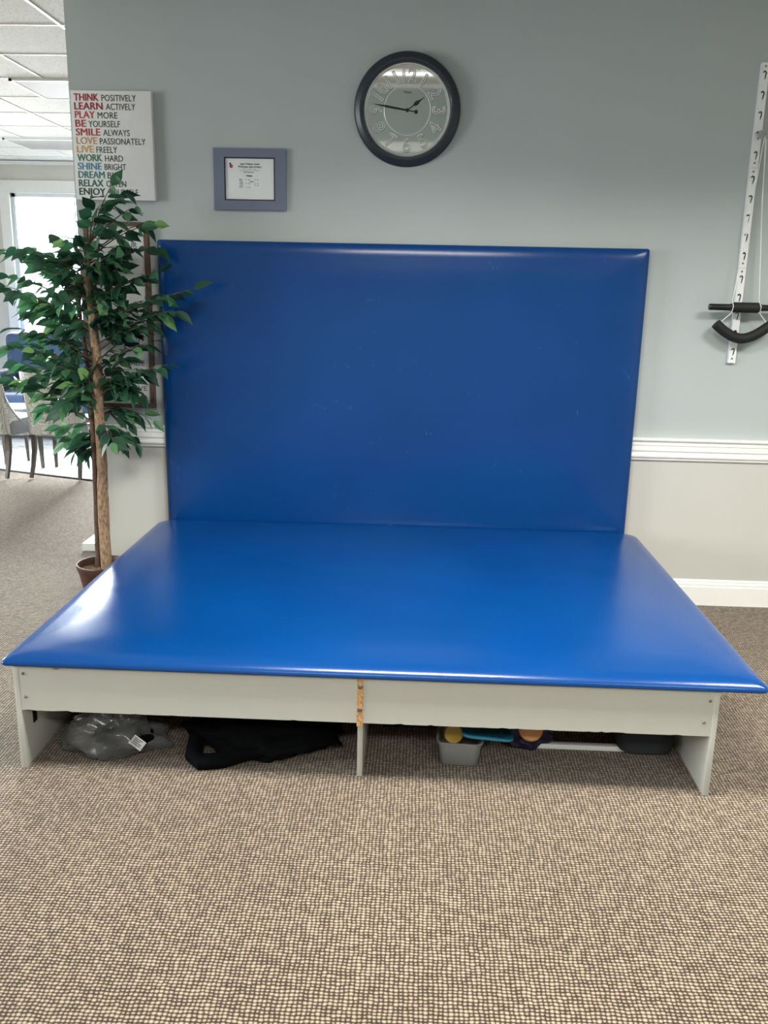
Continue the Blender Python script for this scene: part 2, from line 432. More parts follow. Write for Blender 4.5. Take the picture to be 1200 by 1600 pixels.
link('front_rail', bm, M_LAM, t)
boxo('back_rail', (LX0+.019, LX1-.019, -.20, -.18, FB, .355), M_CHIP, t)
cb = boxo('chipboard_strip', (-.1705, -.1500, LY-.0015, LY+.02, FB-.012, .3755), M_CHIP, t, bw=.0006, seg=1); cb['label'] = 'raw tan chipboard strip'
def screw(x, z, y, parent, r=.005):
    bm = bmesh.new(); lathe(bm, [(r*1.15, 0), (r*1.1, -.0015), (r*.8, -.003), (r*.3, -.0034), (r*.25, -.0018)], 16, 'Y', (x, y, z), cap=True)
    return link('screw', bm, M_STEEL, parent, True)
for x, z in [(-1.2635, .262), (-1.2665, .345), (.945, .262), (.957, .337)]: screw(x, z, LY+.001, t, .0045)
for z in (.343, .262): screw(-.1602, z, LY-.0015, t, .0075)
bm = bmesh.new(); box(bm, LX0+.019, LX0+.023, -1.80, -1.775, .13, .25); box(bm, LX0+.019, LX0+.030, -1.755, -1.742, .15, .25)
br = link('bracket', bm, M_BLACKM, t); br['label'] = 'black metal bracket'
bm = bmesh.new(); box(bm, -1.165, -1.145, LY-.006, LY+.001, .3655, .3755); bev(bm, .001, 1); link('clip', bm, M_STEEL, t)

# wall pad --------------------------------------------------------
PX0, PX1, PT = -1.300, 1.087, 1.805
t = thing('wall_pad', 'tall blue vinyl padded panel standing upright against the wall behind the table', 'wall pad', (0, 0, 0))
bm = cushion_bm(PX1-PX0, PT, [(a, b) for a, b in cprof(.05, 0)], (.012, .012, .012, .012), wob=.0015)
bmesh.ops.transform(bm, matrix=Matrix.Translation((PX0, -.030, 0)) @ Matrix.Rotation(PI/2, 4, 'X'), verts=bm.verts)
link('cushion', bm, M_VINYL, t, True)
b = boxo('backing_board', (PX0+.004, PX1-.004, -.031, -.0345+.018, .0, PT-.004), M_LAM, t); b['label'] = 'thin pale board behind the vinyl'

# ------------------------------------------------------------------ wall clock
CX, CZ, CR = -.094, 2.409, .250
t = thing('wall_clock', 'round wall clock with dark slate frame and mirrored dial', 'clock', (CX, -.002, CZ))
tilt = math.radians(4.6)
TM = Matrix.Translation((0, -.012, 0)) @ Matrix.Rotation(tilt, 4, 'X')
def clk(name, bm, m, parent=t, smooth=True):
    bmesh.ops.transform(bm, matrix=TM, verts=bm.verts); return link(name, bm, m, parent, smooth)
bm = bmesh.new()
lathe(bm, [(.19, .006), (CR-.006, .006), (CR-.001, 0), (CR, -.008), (CR-.003, -.016), (CR-.010, -.022), (CR-.018, -.024), (CR-.024, -.030), (CR-.032, -.033), (CR-.040, -.031), (CR-.044, -.024), (CR-.046, -.016), (CR-.046, -.004)], 96, 'Y')
clk('frame', bm, M_CLOCKF)
bm = bmesh.new(); lathe(bm, [(.0001, -.006), (.1, -.006), (CR-.044, -.006)], 96, 'Y'); dial = clk('dial', bm, M_MIRROR)
def ring(bm, R, r, y):
    pts = [(R*math.cos(2*PI*k/96), y, R*math.sin(2*PI*k/96)) for k in range(96)]
    rg = tube(bm, pts+[pts[0], ], r, 8, cap=False)
bm = bmesh.new(); ring(bm, .1915, .0022, -.009); ring(bm, .1985, .0034, -.010); ring(bm, .1085, .0018, -.008)
clk('dial_rings', bm, M_CHROME, dial)
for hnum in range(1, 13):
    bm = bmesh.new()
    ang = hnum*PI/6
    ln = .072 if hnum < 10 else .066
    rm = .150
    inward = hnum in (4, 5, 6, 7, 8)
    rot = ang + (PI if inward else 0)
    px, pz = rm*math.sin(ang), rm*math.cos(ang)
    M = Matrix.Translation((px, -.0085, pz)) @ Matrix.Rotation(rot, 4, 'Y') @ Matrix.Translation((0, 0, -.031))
    text_bm(str(hnum), .083, align='CENTER', outline=.0030, bm=bm, mtx=Matrix.Translation((.0008, .003, -.0008)) @ M, yscale=1.02, mi=1)  # dark copy behind, shifted: numeral outline and a modelled drop shadow
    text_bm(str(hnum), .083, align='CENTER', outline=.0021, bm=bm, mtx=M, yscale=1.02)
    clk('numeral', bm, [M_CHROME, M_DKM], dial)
bm = text_bm('Waltham', .017, width=.036, align='LEFT', mtx=Matrix.Translation((-.019, -.0075, .072)))
clk('maker_name', bm, M_INK, dial, False)
def poly(bm, pts, y, th=.0012):
    f = [bm.verts.new((x, y, z)) for x, z in pts]; g = [bm.verts.new((x, y-th, z)) for x, z in pts]; n = len(pts)
    bm.faces.new(f); bm.faces.new(g[::-1])
    for i in range(n): bm.faces.new((f[i], f[(i+1) % n], g[(i+1) % n], g[i]))
    bmesh.ops.recalc_face_normals(bm, faces=list(bm.faces))
def hand(name, ang, shape, y, tail=False):
    bm = bmesh.new(); poly(bm, shape, y)
    if tail:
        poly(bm, [(-.0016, 0), (.0016, 0), (.0014, -.036), (-.0014, -.036)], y)
        lathe(bm, [(.0001, y-.0014), (.0075, y-.0014), (.0085, y), (.0001, y+.0002)], 20, 'Y', (0, 0, -.042))
    bmesh.ops.rotate(bm, cent=(0, 0, 0), matrix=Matrix.Rotation(ang, 3, 'Y'), verts=bm.verts)
    clk(name, bm, M_BLACK, t, False)
hand('minute_hand', math.radians(-81), [(-.003, 0), (.003, 0), (.0034, .03), (.0040, .10), (.0016, .135), (0, .165), (-.0016, .135), (-.0040, .10), (-.0034, .03)], -.015, True)
hand('hour_hand', math.radians(54.5), [(-.002, 0), (.002, 0), (.002, .035), (.0085, .048), (.009, .056), (.003, .072), (0, .098), (-.003, .072), (-.009, .056), (-.0085, .048), (-.002, .035)], -.012)
bm = bmesh.new(); lathe(bm, [(.0075, -.006), (.0075, -.018), (.004, -.020), (.0001, -.020)], 20, 'Y'); clk('hub', bm, M_BLACK)

# ------------------------------------------------------------------ motivational canvas
sx0, sx1, sz0, sz1 = -1.690, -1.304, 1.984, 2.473
t = thing('canvas_sign', 'white canvas print with rainbow coloured motto words above the tree', 'sign', (sx0, 0, sz0))
SW, SH = sx1-sx0, sz1-sz0
boxo('canvas', (0, SW, -.036, -.001, 0, SH), M_CANVAS, t, .002)
rows = [('THINK', 'POSITIVELY', (158, 36, 48), .118, .170), ('LEARN', 'ACTIVELY', (150, 28, 50), .136, .146), ('PLAY', 'MORE', (186, 70, 78), .096, .098),
        ('BE', 'YOURSELF', (176, 62, 70), .052, .157), ('SMILE', 'ALWAYS', (178, 58, 62), .118, .132), ('LOVE', 'PASSIONATELY', (196, 158, 108), .100, .228),
        ('LIVE', 'FREELY', (206, 164, 104), .082, .104), ('WORK', 'HARD', (70, 122, 96), .120, .090), ('SHINE', 'BRIGHT', (70, 140, 168), .116, .107),
        ('DREAM', 'BIG', (66, 128, 128), .128, .060), ('RELAX', 'OFTEN', (52, 104, 98), .120, .100), ('ENJOY', 'YOURSELF', (34, 72, 66), .128, .150)]
cm = [mat('sign ink '+r[0].lower(), r[2], .7) for r in rows]
bm1 = bmesh.new(); bm2 = bmesh.new()
for i, (a, b_, c, wa, wb) in enumerate(rows):
    z = SH - .0455 - i*.0383
    for dx in (0, .0007, .0014, .0021): text_bm(a, .045, width=wa*.99, bm=bm1, mtx=Matrix.Translation((.016+dx, -.0368-dx*.05, z+dx*.3)), mi=i)
    text_bm(b_, .040, width=wb*.97, bm=bm2, mtx=Matrix.Translation((.016+wa*1.04+.010, -.0368, z)))
link('coloured_words', bm1, cm, t); link('grey_words', bm2, M_INK, t)

# ------------------------------------------------------------------ framed notice
t = thing('framed_notice', 'small framed office notice with slate blue mount between canvas and clock', 'framed notice', (-1.020, 0, 1.951))
FWd, FH = .351, .281
bm = bmesh.new()
bx0, bx1, bz0, bz1 = .052, .297, .044, .240
for b in ((0, bx0, 0, FH), (bx1, FWd, 0, FH), (bx0, bx1, 0, bz0), (bx0, bx1, bz1, FH)): box(bm, b[0], b[1], -.016, -.001, b[2], b[3])
link('mount', bm, M_SLATE, t)
bm = bmesh.new()
for b in ((bx0, bx0+.005, bz0, bz1), (bx1-.005, bx1, bz0, bz1), (bx0, bx1, bz0, bz0+.005), (bx0, bx1, bz1-.005, bz1)): box(bm, b[0], b[1], -.0165, -.004, b[2], b[3])
link('inner_frame', bm, M_BLACK, t)
boxo('paper', (bx0+.004, bx1-.004, -.010, -.006, bz0+.004, bz1-.004), M_PAPER, t, 0)
bm = bmesh.new(); bg_ = bmesh.new()
def tl(b, s, size, x, z, width, off=.0): text_bm(s, size, width=width, offset=off, bm=b, mtx=Matrix.Translation((x, -.0102, z)), extrude=.0002)
tl(bm, 'Apple Wellness Center', .0115, bx0+.076, bz1-.033, .096, .0003)
tl(bm, 'Winchester Spine & Injury', .0115, bx0+.066, bz1-.0455, .114, .0003)
tl(bg_, 'Office hours and appointments', .007, bx0+.088, bz1-.054, .066)
tl(bg_, 'Phone and fax available', .007, bx0+.074, bz1-.061, .098)
tl(bm, 'Chiropractic', .009, bx0+.092, bz1-.069, .050, .0001)
tl(bm, 'Wellness', .010, bx0+.104, bz1-.086, .031, .0004)
for i, (d, a, b_) in enumerate([('Mon', '9 - 12', '3 - 6'), ('Tues', '', ''), ('Wednes', '9 - 12', '3 - 6'), ('Thurs', '', '3 - 6'), ('Fri', '9 - 12', '')]):
    z = bz1-.103-i*.0088
    tl(bm, d, .0085, bx0+.072, z, .010+.002*len(d)*.8, .0001)
    if a: tl(bm, a, .0085, bx0+.103, z, .020, .0001)
    if b_: tl(bm, b_, .0085, bx0+.145, z, .019, .0001)
tl(bm, 'Closed', .0085, bx0+.122, bz1-.103-.0088, .018, .0003)
link('lettering', bm, M_INK, t); link('small_lettering', bg_, M_GREYINK, t)
bm = bmesh.new(); lathe(bm, [(.0001, -.0006), (.0085, -.0006), (.0085, 0)], 24, 'Y', (bx0+.033, -.0102, bz1-.040))
lathe(bm, [(.0001, -.0009), (.0045, -.0009), (.0045, 0)], 12, 'Y', (bx0+.0285, -.0102, bz1-.029), mi=1)
link('apple_emblem', bm, [mat('apple red', (150, 70, 82), .7), M_INK], t)

# ------------------------------------------------------------------ tall wooden framed sign behind the tree
t = thing('framed_sign', 'tall white sign in brown wooden frame behind the tree foliage', 'sign', (-1.668, 0, .975))
W2, H2 = .318, .910; f = .020
bm = bmesh.new()
for b in ((0, f, 0, H2), (W2-f, W2, 0, H2), (f, W2-f, 0, f), (f, W2-f, H2-f, H2)): box(bm, b[0], b[1], -.034, -.001, b[2], b[3])
link('frame', bm, M_WOODF, t)
boxo('board', (f, W2-f, -.018, -.004, f, H2-f), mat('white sign board', (214, 216, 212), .6, var=.02), t, 0)
bm = bmesh.new(); bgm = mat('soft grey lettering', (112, 114, 114), .7)
lines = [('LIVE', .05, .83, .11), ('YOUR', .16, .79, .10), ('IES', .10, .70, .09), ('YOUR', .14, .425, .14), ('PASSION', .07, .375, .16), ('WITH', .17, .335, .10), ('LIFE', .17, .295, .10),
         ('MADE', .17, .215, .10), ('TO', .215, .175, .05), ('THE', .15, .135, .075), ('IN LOVE', .115, .087, .165), ('IS', .12, .048, .035), ('Y', .262, .048, .014)]
for s, x, z, wd in lines: link('printed_word', text_bm(s, .036 if z != .048 else .026, width=wd, offset=.0006, mtx=Matrix.Translation((x, -.0184, z))), bgm, t)

# ------------------------------------------------------------------ shoulder exercise rail on the right wall
RX = 1.541; Z0, Z1 = 1.272, 2.632
t = thing('exercise_rail', 'white slotted steel rail fixed upright on the wall right of the clock', 'exercise rail', (RX, 0, Z0))
RWd = .036; segL = (Z1-Z0)/3
def slot_pts():
    # hook shaped cut: short arch that turns down into a narrow tail
    P = []
    for k in range(11):
        a = PI - PI*k/10*1.08; P.append((.0098*math.cos(a), .0098*math.sin(a)))
    P += [(.0080, -.012), (.0045, -.026), (.0000, -.028)]
    P += [(.0012, -.012), (.0028, -.002)]
    for k in range(6):
        a = 0 + PI*k/5; P.append((.0028*math.cos(a), .0028*math.sin(a)+.0))
    return P
for s in range(3):
    zz = s*segL
    cu = bpy.data.curves.new('p', 'CURVE'); cu.dimensions = '2D'; cu.fill_mode = 'BOTH'; cu.extrude = .0011
    def sp(pts):
        q = cu.splines.new('POLY'); q.points.add(len(pts)-1)
        for i, (x, z) in enumerate(pts): q.points[i].co = (x, z, 0, 1)
        q.use_cyclic_u = True
    h = RWd/2
    sp([(-h, zz+.0006), (h, zz+.0006), (h, zz+segL-.0006), (-h, zz+segL-.0006)])
    for k in range(5):
        zc = zz + .052 + k*.0865; sp([(x, zc+z+.012) for x, z in slot_pts()])
    ob = bpy.data.objects.new('p', cu); COL.objects.link(ob)
    dg = bpy.context.evaluated_depsgraph_get(); me = bpy.data.meshes.new_from_object(ob.evaluated_get(dg))
    me.transform(Matrix.Translation((0, -.0175, 0)) @ Matrix.Rotation(PI/2, 4, 'X'))
    bm = bmesh.new(); bm.from_mesh(me); bpy.data.objects.remove(ob); bpy.data.curves.remove(cu)
    box(bm, -h, -h+.002, -.0175, -.001, zz+.0006, zz+segL-.0006); box(bm, h-.002, h, -.0175, -.001, zz+.0006, zz+segL-.0006)
    if s == 0: box(bm, -h, h, -.0175, -.001, 0, .002)
    if s == 2: box(bm, -h, h, -.0175, -.001, Z1-Z0-.002, Z1-Z0)
    link('rail_section', bm, M_WHITE, t)
    for zs in (zz+.022, zz+segL-.016):
        bm = bmesh.new(); lathe(bm, [(.0001, -.0205), (.004, -.0203), (.0052, -.0186), (.0052, -.017)], 14, 'Y', (0, 0, zs)); link('screw', bm, M_STEEL, t, True)
kz = 2.321-Z0
bm = bmesh.new(); lathe(bm, [(.010, -.018), (.010, -.034), (.0165, -.036), (.018, -.046), (.0165, -.056), (.0001, -.058)], 28, 'Y', (.008, 0, kz)); link('anchor_knob', bm, mat('grey plastic knob', (150, 152, 152), .35), t, True)
# dowel bar with rubber sleeve
BZ = 1.541; BY = -.068; BXc = 1.562
t = thing('exercise_bar', 'black steel bar hanging level across the white wall rail', 'exercise bar', (BXc, BY, BZ))
bm = bmesh.new(); tube(bm, [(-.176, 0, 0), (-.173, 0, 0), (.173, 0, 0), (.176, 0, 0)], [.0135, .0155, .0155, .0135], 24); link('bar', bm, M_BLACKM, t, True)
bm = bmesh.new(); tube(bm, [(-.064, 0, 0), (-.061, 0, 0), (.057, 0, 0), (.060, 0, 0)], [.0215, .0245, .0245, .0215], 24); link('sleeve', bm, M_FOAM, t, True)
for s in (-1, 1):
    bm = bmesh.new(); tube(bm, [(s*.0595-.002, 0, 0), (s*.0595-.002+s*.011, 0, 0)], .0185, 20); link('collar', bm, M_BLACK, t, True)
# curved foam handle on white cord
t = thing('curved_handle', 'black curved foam pull handle on white cord below the bar', 'pull handle', (BXc, -.064, 0))
pts = []
ends = [(-.133, 1.452), (.127, 1.457)]
for k in range(25):
    u = -1+2*k/24; x = -.003+.130*u
    zz = 1.394+.068*(abs(u)**1.75)
    pts.append((x, 0, zz))
bm = bmesh.new(); tube(bm, pts, .0245, 20); link('foam_grip', bm, M_FOAM, t, True)
bm = bmesh.new()
tube(bm, [(.000, .012, 2.317), (-.026, .012, 1.95), (-.066, -.0, 1.575), (-.0675, -.027, 1.545), (-.068, -.012, 1.515), (-.112, -.002, 1.470), (-.122, 0, 1.452)], .0022, 8)
tube(bm, [(.004, .012, 2.317), (.030, .012, 1.95), (.060, -.0, 1.575), (.0635, -.027, 1.545), (.066, -.012, 1.515), (.108, -.002, 1.470), (.118, 0, 1.452)], .0022, 8)
tube(bm, [(.012, .013, 2.300), (.022, .016, 2.05), (.046, .014, 1.80), (.060, .0, 1.575)], .0018, 8)
link('cord', bm, mat('white cord', (222, 222, 216), .6), t, True)

# ------------------------------------------------------------------ artificial ficus
PXc, PYc = -1.597, -.220
t = thing('ficus_tree', 'artificial green ficus tree with bark trunk in dark brown pot', 'potted tree', (PXc, PYc, 0))
def bark(name, lo, hi, sc):
    n = NT(name); co = n.coord(); mp = n.n('ShaderNodeMapping'); n.l(co, mp.inputs[0]); mp.inputs['Scale'].default_value = (1, 1, .45)
    z = n.n('ShaderNodeTexNoise', Scale=sc, Detail=6.0, Roughness=.7); n.l(mp.outputs[0], z.inputs['Vector'])
    n.l(n.ramp(z.outputs[0], [(.3, srgb(*lo)), (.7, srgb(*hi))]), n.b.inputs['Base Color']); n.b.inputs['Roughness'].default_value = .9
    n.bump(z.outputs[0], .8, .006); return n.m
M_BARK = bark('mottled bark', (84, 62, 46), (190, 160, 128), 85); M_BARK2 = bark('dark brown bark', (62, 44, 34), (112, 86, 68), 60)
M_POT = mat('dark brown pot', (70, 44, 32), .45, var=.3, scale=18, bump=.2)
bm = bmesh.new(); lathe(bm, [(.0001, 0), (.088, 0), (.096, .01), (.118, .12), (.124, .155), (.130, .168), (.134, .185), (.134, .196), (.126, .198), (.120, .188), (.116, .15), (.112, .13)], 48)
for v in bm.verts:
    v.co += Vector((v.co.x, v.co.y, 0)).normalized()*(.0022*math.sin(v.co.z*150) if .01 < v.co.z < .15 else 0)
link('pot', bm, M_POT, t, True)
def moss():
    n = NT('brown moss'); co = n.coord(); z = n.n('ShaderNodeTexNoise', Scale=70.0, Detail=6.0, Roughness=.8); n.l(co, z.inputs['Vector'])
    n.l(n.ramp(z.outputs[0], [(.35, srgb(70, 52, 36)), (.65, srgb(172, 146, 108))]), n.b.inputs['Base Color']); n.b.inputs['Roughness'].default_value = 1
    n.bump(z.outputs[0], 1, .012); return n.m
bm = bmesh.new(); rg = []
for i in range(9):
    r = .117*i/8 if i else .0005
    rg.append([bm.verts.new((r*math.cos(2*PI*k/32), r*math.sin(2*PI*k/32), .160+.014*noise.noise(Vector((r*30*math.cos(2*PI*k/32), r*30*math.sin(2*PI*k/32), 1)))+.01*(1-r/.117))) for k in range(32)])
for a, b in zip(rg, rg[1:]):
    for k in range(32): bm.faces.new((a[k], a[(k+1) % 32], b[(k+1) % 32], b[k]))
link('moss', bm, moss(), t, True)
def L(p): return Vector((p[0]-PXc, p[1]-PYc, p[2]))
def wobble(pts, rad, n, amp, seed):
    out = []; rr_ = []
    for i in range(len(pts)-1):
        for k in range(n):
            u = k/n; p = pts[i].lerp(pts[i+1], u); s = len(out)
            p = p + Vector((noise.noise(Vector((s*.35, seed, 0))), noise.noise(Vector((s*.35, seed, 9))), 0))*amp
            out.append(p); rr_.append((rad[i]+(rad[i+1]-rad[i])*u)*(1+.12*noise.noise(Vector((s*.9, seed, 4)))))
    out.append(pts[-1]); rr_.append(rad[-1]); return out, rr_
TR = [L(p) for p in [(-1.583, -.22, .14), (-1.578, -.222, .533), (-1.570, -.222, .796), (-1.572, -.22, 1.05), (-1.570, -.215, 1.237), (-1.582, -.22, 1.479), (-1.588, -.22, 1.66), (-1.560, -.23, 1.80)]]
p_, r_ = wobble(TR, [.028, .0265, .025, .024, .022, .018, .012, .004], 7, .004, 1.3)
bm = bmesh.new(); tube(bm, p_, r_, 16); tr1 = link('trunk', bm, M_BARK, t, True); tr1['label'] = 'thick mottled tan trunk'
TR2 = [L(p) for p in [(-1.630, -.20, .14), (-1.622, -.195, .40), (-1.614, -.20, .73), (-1.618, -.19, 1.0), (-1.632, -.18, 1.2), (-1.65, -.18, 1.42), (-1.66, -.17, 1.58)]]
p_, r_ = wobble(TR2, [.019, .018, .017, .015, .012, .008, .003], 6, .003, 7.7)
bm = bmesh.new(); tube(bm, p_, r_, 12); tr2 = link('trunk', bm, M_BARK2, t, True); tr2['label'] = 'slimmer dark brown trunk'
TIPS = [(-1.381, -0.374, 2.042), (-1.344, -0.264, 1.931), (-1.461, -0.327, 1.942), (-1.392, -0.243, 2.002), (-1.303, -0.235, 1.863), (-1.46, -0.436, 1.887), (-1.393, -0.455, 1.846), (-2.121, 0.059, 1.753), (-1.88, -0.299, 1.749), (-1.795, -0.315, 1.713), (-1.934, 0.157, 1.691), (-1.678, -0.168, 1.745), (-1.828, 0.059, 1.674), (-1.575, -0.289, 1.77), (-2.082, -0.064, 1.574), (-1.891, -0.367, 1.613), (-1.991, -0.066, 1.524), (-2.027, 0.078, 1.465), (-1.995, -0.136, 1.371), (-1.987, -0.0, 1.292), (-1.917, -0.044, 1.216), (-1.91, -0.42, 1.308), (-2.15, 0.01, 1.108), (-2.027, -0.094, 1.095), (-1.875, -0.273, 1.111), (-1.718, -0.441, 1.22), (-2.09, 0.077, 1.187), (-1.864, -0.167, 1.35), (-1.892, -0.014, 1.501), (-1.891, 0.085, 1.403), (-1.939, -0.017, 0.952), (-1.918, 0.111, 0.839), (-1.808, -0.215, 1.069), (-1.865, 0.037, 0.777), (-1.718, -0.184, 0.769), (-1.678, -0.123, 0.736), (-1.698, -0.144, 0.812), (-1.689, -0.4, 1.008), (-1.645, -0.376, 1.127), (-1.239, -0.317, 1.858), (-1.276, -0.167, 1.767), (-1.225, -0.273, 1.648), (-1.093, -0.235, 1.569), (-1.158, -0.3, 1.478), (-1.233, -0.259, 1.428), (-1.203, -0.283, 1.22), (-1.267, -0.334, 1.327), (-1.339, -0.249, 1.183), (-1.413, -0.25, 1.083), (-1.514, -0.134, 1.106), (-1.325, -0.214, 1.05), (-1.323, -0.174, 0.94), (-1.419, -0.152, 0.821), (-1.47, -0.103, 0.91), (-1.475, -0.218, 0.824), (-1.449, -0.401, 0.862), (-1.384, -0.15, 1.36), (-1.45, -0.113, 1.232), (-1.35, -0.134, 1.513), (-1.354, -0.255, 1.602), (-1.43, -0.203, 1.66), (-1.425, -0.384, 1.712), (-1.393, -0.161, 1.75)]
def leaf_mat():
    n = NT('ficus leaf'); at = n.n('ShaderNodeAttribute'); at.attribute_name = 'tone'
    c = n.ramp(at.outputs['Fac'], [(0, srgb(26, 56, 44)), (.45, srgb(46, 90, 66)), (.8, srgb(80, 136, 92)), (1, srgb(132, 178, 104))])
    n.l(c, n.b.inputs['Base Color']); n.b.inputs['Roughness'].default_value = .42
    tl_ = n.n('ShaderNodeBsdfTranslucent'); n.l(c, tl_.inputs[0]); mx = n.n('ShaderNodeMixShader', Fac=.42)
    n.l(n.b.outputs[0], mx.inputs[1]); n.l(tl_.outputs[0], mx.inputs[2]); n.l(mx.outputs[0], n.out.inputs[0]); return n.m
rnd = random.Random(11)
lb = bmesh.new(); tone = []
OUT = [(.10, .0), (.0, .0), (.12, .26), (.30, .44), (.52, .44), (.72, .30), (.88, .12), (1.0, 0)]
def leaf(p, d, length):
    d = d.normalized(); side = d.cross(Vector((0, 0, 1)))
    if side.length < .15: side = d.cross(Vector((rnd.uniform(-1, 1), rnd.uniform(-1, 1), .1)))
    side.normalize(); nrm = side.cross(d).normalized()
    rot = Matrix.Rotation(rnd.uniform(-1.1, 1.1), 3, d); side = rot @ side; nrm = rot @ nrm
    curl = rnd.uniform(.05, .25); fold = rnd.uniform(.08, .28); wd = length*rnd.uniform(.50, .62)
    S = [(0, .0), (.10, .22), (.26, .42), (.45, .46), (.64, .36), (.82, .17), (1, 0)]
    pt = lambda u, v: p + d*length*(.12+u) + side*wd*v + nrm*(abs(v)*wd*fold*1.2 - curl*length*u*u)
    # short stalk
    mid = [lb.verts.new(pt(u, 0)) for u, _ in S]
    lo = [mid[0]]+[lb.verts.new(pt(u-.02, -v)) for u, v in S[1:-1]]+[mid[-1]]
    hi = [mid[0]]+[lb.verts.new(pt(u-.02, v)) for u, v in S[1:-1]]+[mid[-1]]
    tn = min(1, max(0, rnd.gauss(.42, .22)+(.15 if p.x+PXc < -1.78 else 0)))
    for e in (lo, hi):
        for i in range(len(S)-1):
            vs_ = [mid[i], mid[i+1], e[i+1], e[i]]
            q = []
            for v_ in vs_:
                if v_ not in q: q.append(v_)
            if len(q) > 2:
                try: lb.faces.new(q); tone.append(tn)
                except ValueError: pass
sb = bmesh.new()
def ok(p):
    X, Y = p.x+PXc, p.y+PYc
    return not (X > -1.76 and Y > -.055) and not (X > -1.33 and Y > -.125)
trunk_at = lambda z: min((q for q in TR), key=lambda q: abs(q.z-z))
def path_on_trunk(z):
    for a, b in zip(TR, TR[1:]):
        if a.z <= z <= b.z: return a.lerp(b, (z-a.z)/(b.z-a.z))
    return TR[-1].copy()
for tp in TIPS:
    tip = L(tp); hz = min(1.78, max(.62, tip.z - .10 - .45*(Vector((tip.x, tip.y, 0)).length)*.4))
    if tip.z < 1.1: hz = tip.z+.05
    st = path_on_trunk(hz)
    mid = st.lerp(tip, .5) + Vector((rnd.uniform(-.03, .03), rnd.uniform(-.03, .03), .05))
    pts = [st*(1-u)**2 + mid*2*u*(1-u) + tip*u*u for u in [k/9 for k in range(10)]]
    tube(sb, pts, [.0042-.003*k/9 for k in range(10)], 5)
    ln = (tip-st).length; nl = max(5, int(ln/.052)); hi_ = tp[2] > 1.84
    if hi_: nl = max(3, nl//2)
    for k in range(nl+1):
        u = (.45+.55*k/nl) if hi_ else (.22+.78*k/nl); i = min(8, int(u*9)); f_ = u*9-i
        p = pts[i].lerp(pts[i+1], f_); bd = (pts[i+1]-pts[i]).normalized()
        for s in ((1, -1) if k < nl else (0,)):
            d = bd*rnd.uniform(.5, 1) + bd.cross(Vector((0, 0, 1)))*s*rnd.uniform(.5, 1.1) + Vector((rnd.uniform(-.3, .3), rnd.uniform(-.4, .2), rnd.uniform(-.9, .15)))
            ll = rnd.uniform(.072, .108)
            if ok(p) and ok(p+d.normalized()*ll*1.1): leaf(p, d, ll)
# inner fill twigs
for k in range(60):
    z = rnd.choice([rnd.uniform(.95, 1.7), rnd.uniform(1.35, 1.75)]); a = rnd.uniform(0, 2*PI); r = rnd.uniform(.06, .24)
    st = path_on_trunk(z); tip = st + Vector((r*math.cos(a), r*math.sin(a)*.7, rnd.uniform(-.02, .1)))
    if not ok(tip): continue
    tube(sb, [st, st.lerp(tip, .5)+Vector((0, 0, .02)), tip], [.003, .002, .001], 5)
    for j in range(4):
        p = st.lerp(tip, .4+.2*j); d = Vector((math.cos(a), math.sin(a), 0))*.6+Vector((rnd.uniform(-1, 1), rnd.uniform(-1, .4), rnd.uniform(-1.1, .1)))
        ll = rnd.uniform(.07, .10)
        if ok(p+d.normalized()*ll*1.1): leaf(p, d, ll)
print('LEAF faces', len(tone))
fo = link('foliage', lb, leaf_mat(), t, True)
at = fo.data.attributes.new('tone', 'FLOAT', 'FACE'); at.data.foreach_set('value', tone)
link('twigs', sb, M_BARK2, t, True)

# ------------------------------------------------------------------ things under the table
def blob(bm, c, s, amp, freq, seed, sub=4, flat=True, power=1.0):
    r = bmesh.ops.create_icosphere(bm, subdivisions=sub, radius=1)
    for v in r['verts']:
        p = v.co.copy(); n_ = noise.fractal(p*freq+Vector((seed, seed*2, 0)), .8, 2.2, 4)
        rid = 1-abs(noise.noise(p*freq*1.7+Vector((0, seed, 5))))*1.4
        q = p*(1+amp*n_+amp*.5*rid)
        q = Vector((q.x*s[0], q.y*s[1], q.z*s[2]))
        v.co = Vector(c)+q
        if v.co.z < .002: v.co.z = .002+.001*abs(n_)
def film_mat(name, tint, alpha, rough, bs=.25):
    n = NT(name); tr = n.n('ShaderNodeBsdfTransparent'); tr.inputs[0].default_value = (*tint, 1)
    gl = n.n('ShaderNodeBsdfGlossy', Roughness=rough); df = n.n('ShaderNodeBsdfDiffuse'); df.inputs[0].default_value = (.6, .62, .62, 1)
    z = n.n('ShaderNodeTexNoise', Scale=9.0, Detail=2.0, Distortion=1.5); n.l(n.coord(), z.inputs['Vector'])
    bp = n.n('ShaderNodeBump', Strength=0.0 if bs > .1 else bs, Distance=.01); n.l(z.outputs[0], bp.inputs['Height']); n.l(bp.outputs[0], gl.inputs['Normal'])
    fr = n.n('ShaderNodeFresnel', IOR=1.4); n.l(bp.outputs[0], fr.inputs['Normal'])
    m1 = n.n('ShaderNodeMixShader', Fac=alpha); n.l(tr.outputs[0], m1.inputs[1]); n.l(df.outputs[0], m1.inputs[2])
    m2 = n.n('ShaderNodeMixShader'); n.l(fr.outputs[0], m2.inputs[0]); n.l(m1.outputs[0], m2.inputs[1]); n.l(gl.outputs[0], m2.inputs[2])
    n.l(m2.outputs[0], n.out.inputs[0]); return n.m
t = thing('plastic_bag', 'crumpled clear plastic bag holding black cloth under the table by its left leg', 'bag', (-1.04, -1.70, 0))
bm = bmesh.new(); blob(bm, (0, 0, .05), (.150, .105, .085), .42, 1.6, 3.3, 4)
bmesh.ops.smooth_vert(bm, verts=list(bm.verts), factor=.4, use_axis_x=True, use_axis_y=True, use_axis_z=True)
link('film', bm, film_mat('clear bag film', (.9, .9, .9), .13, .16), t, True)
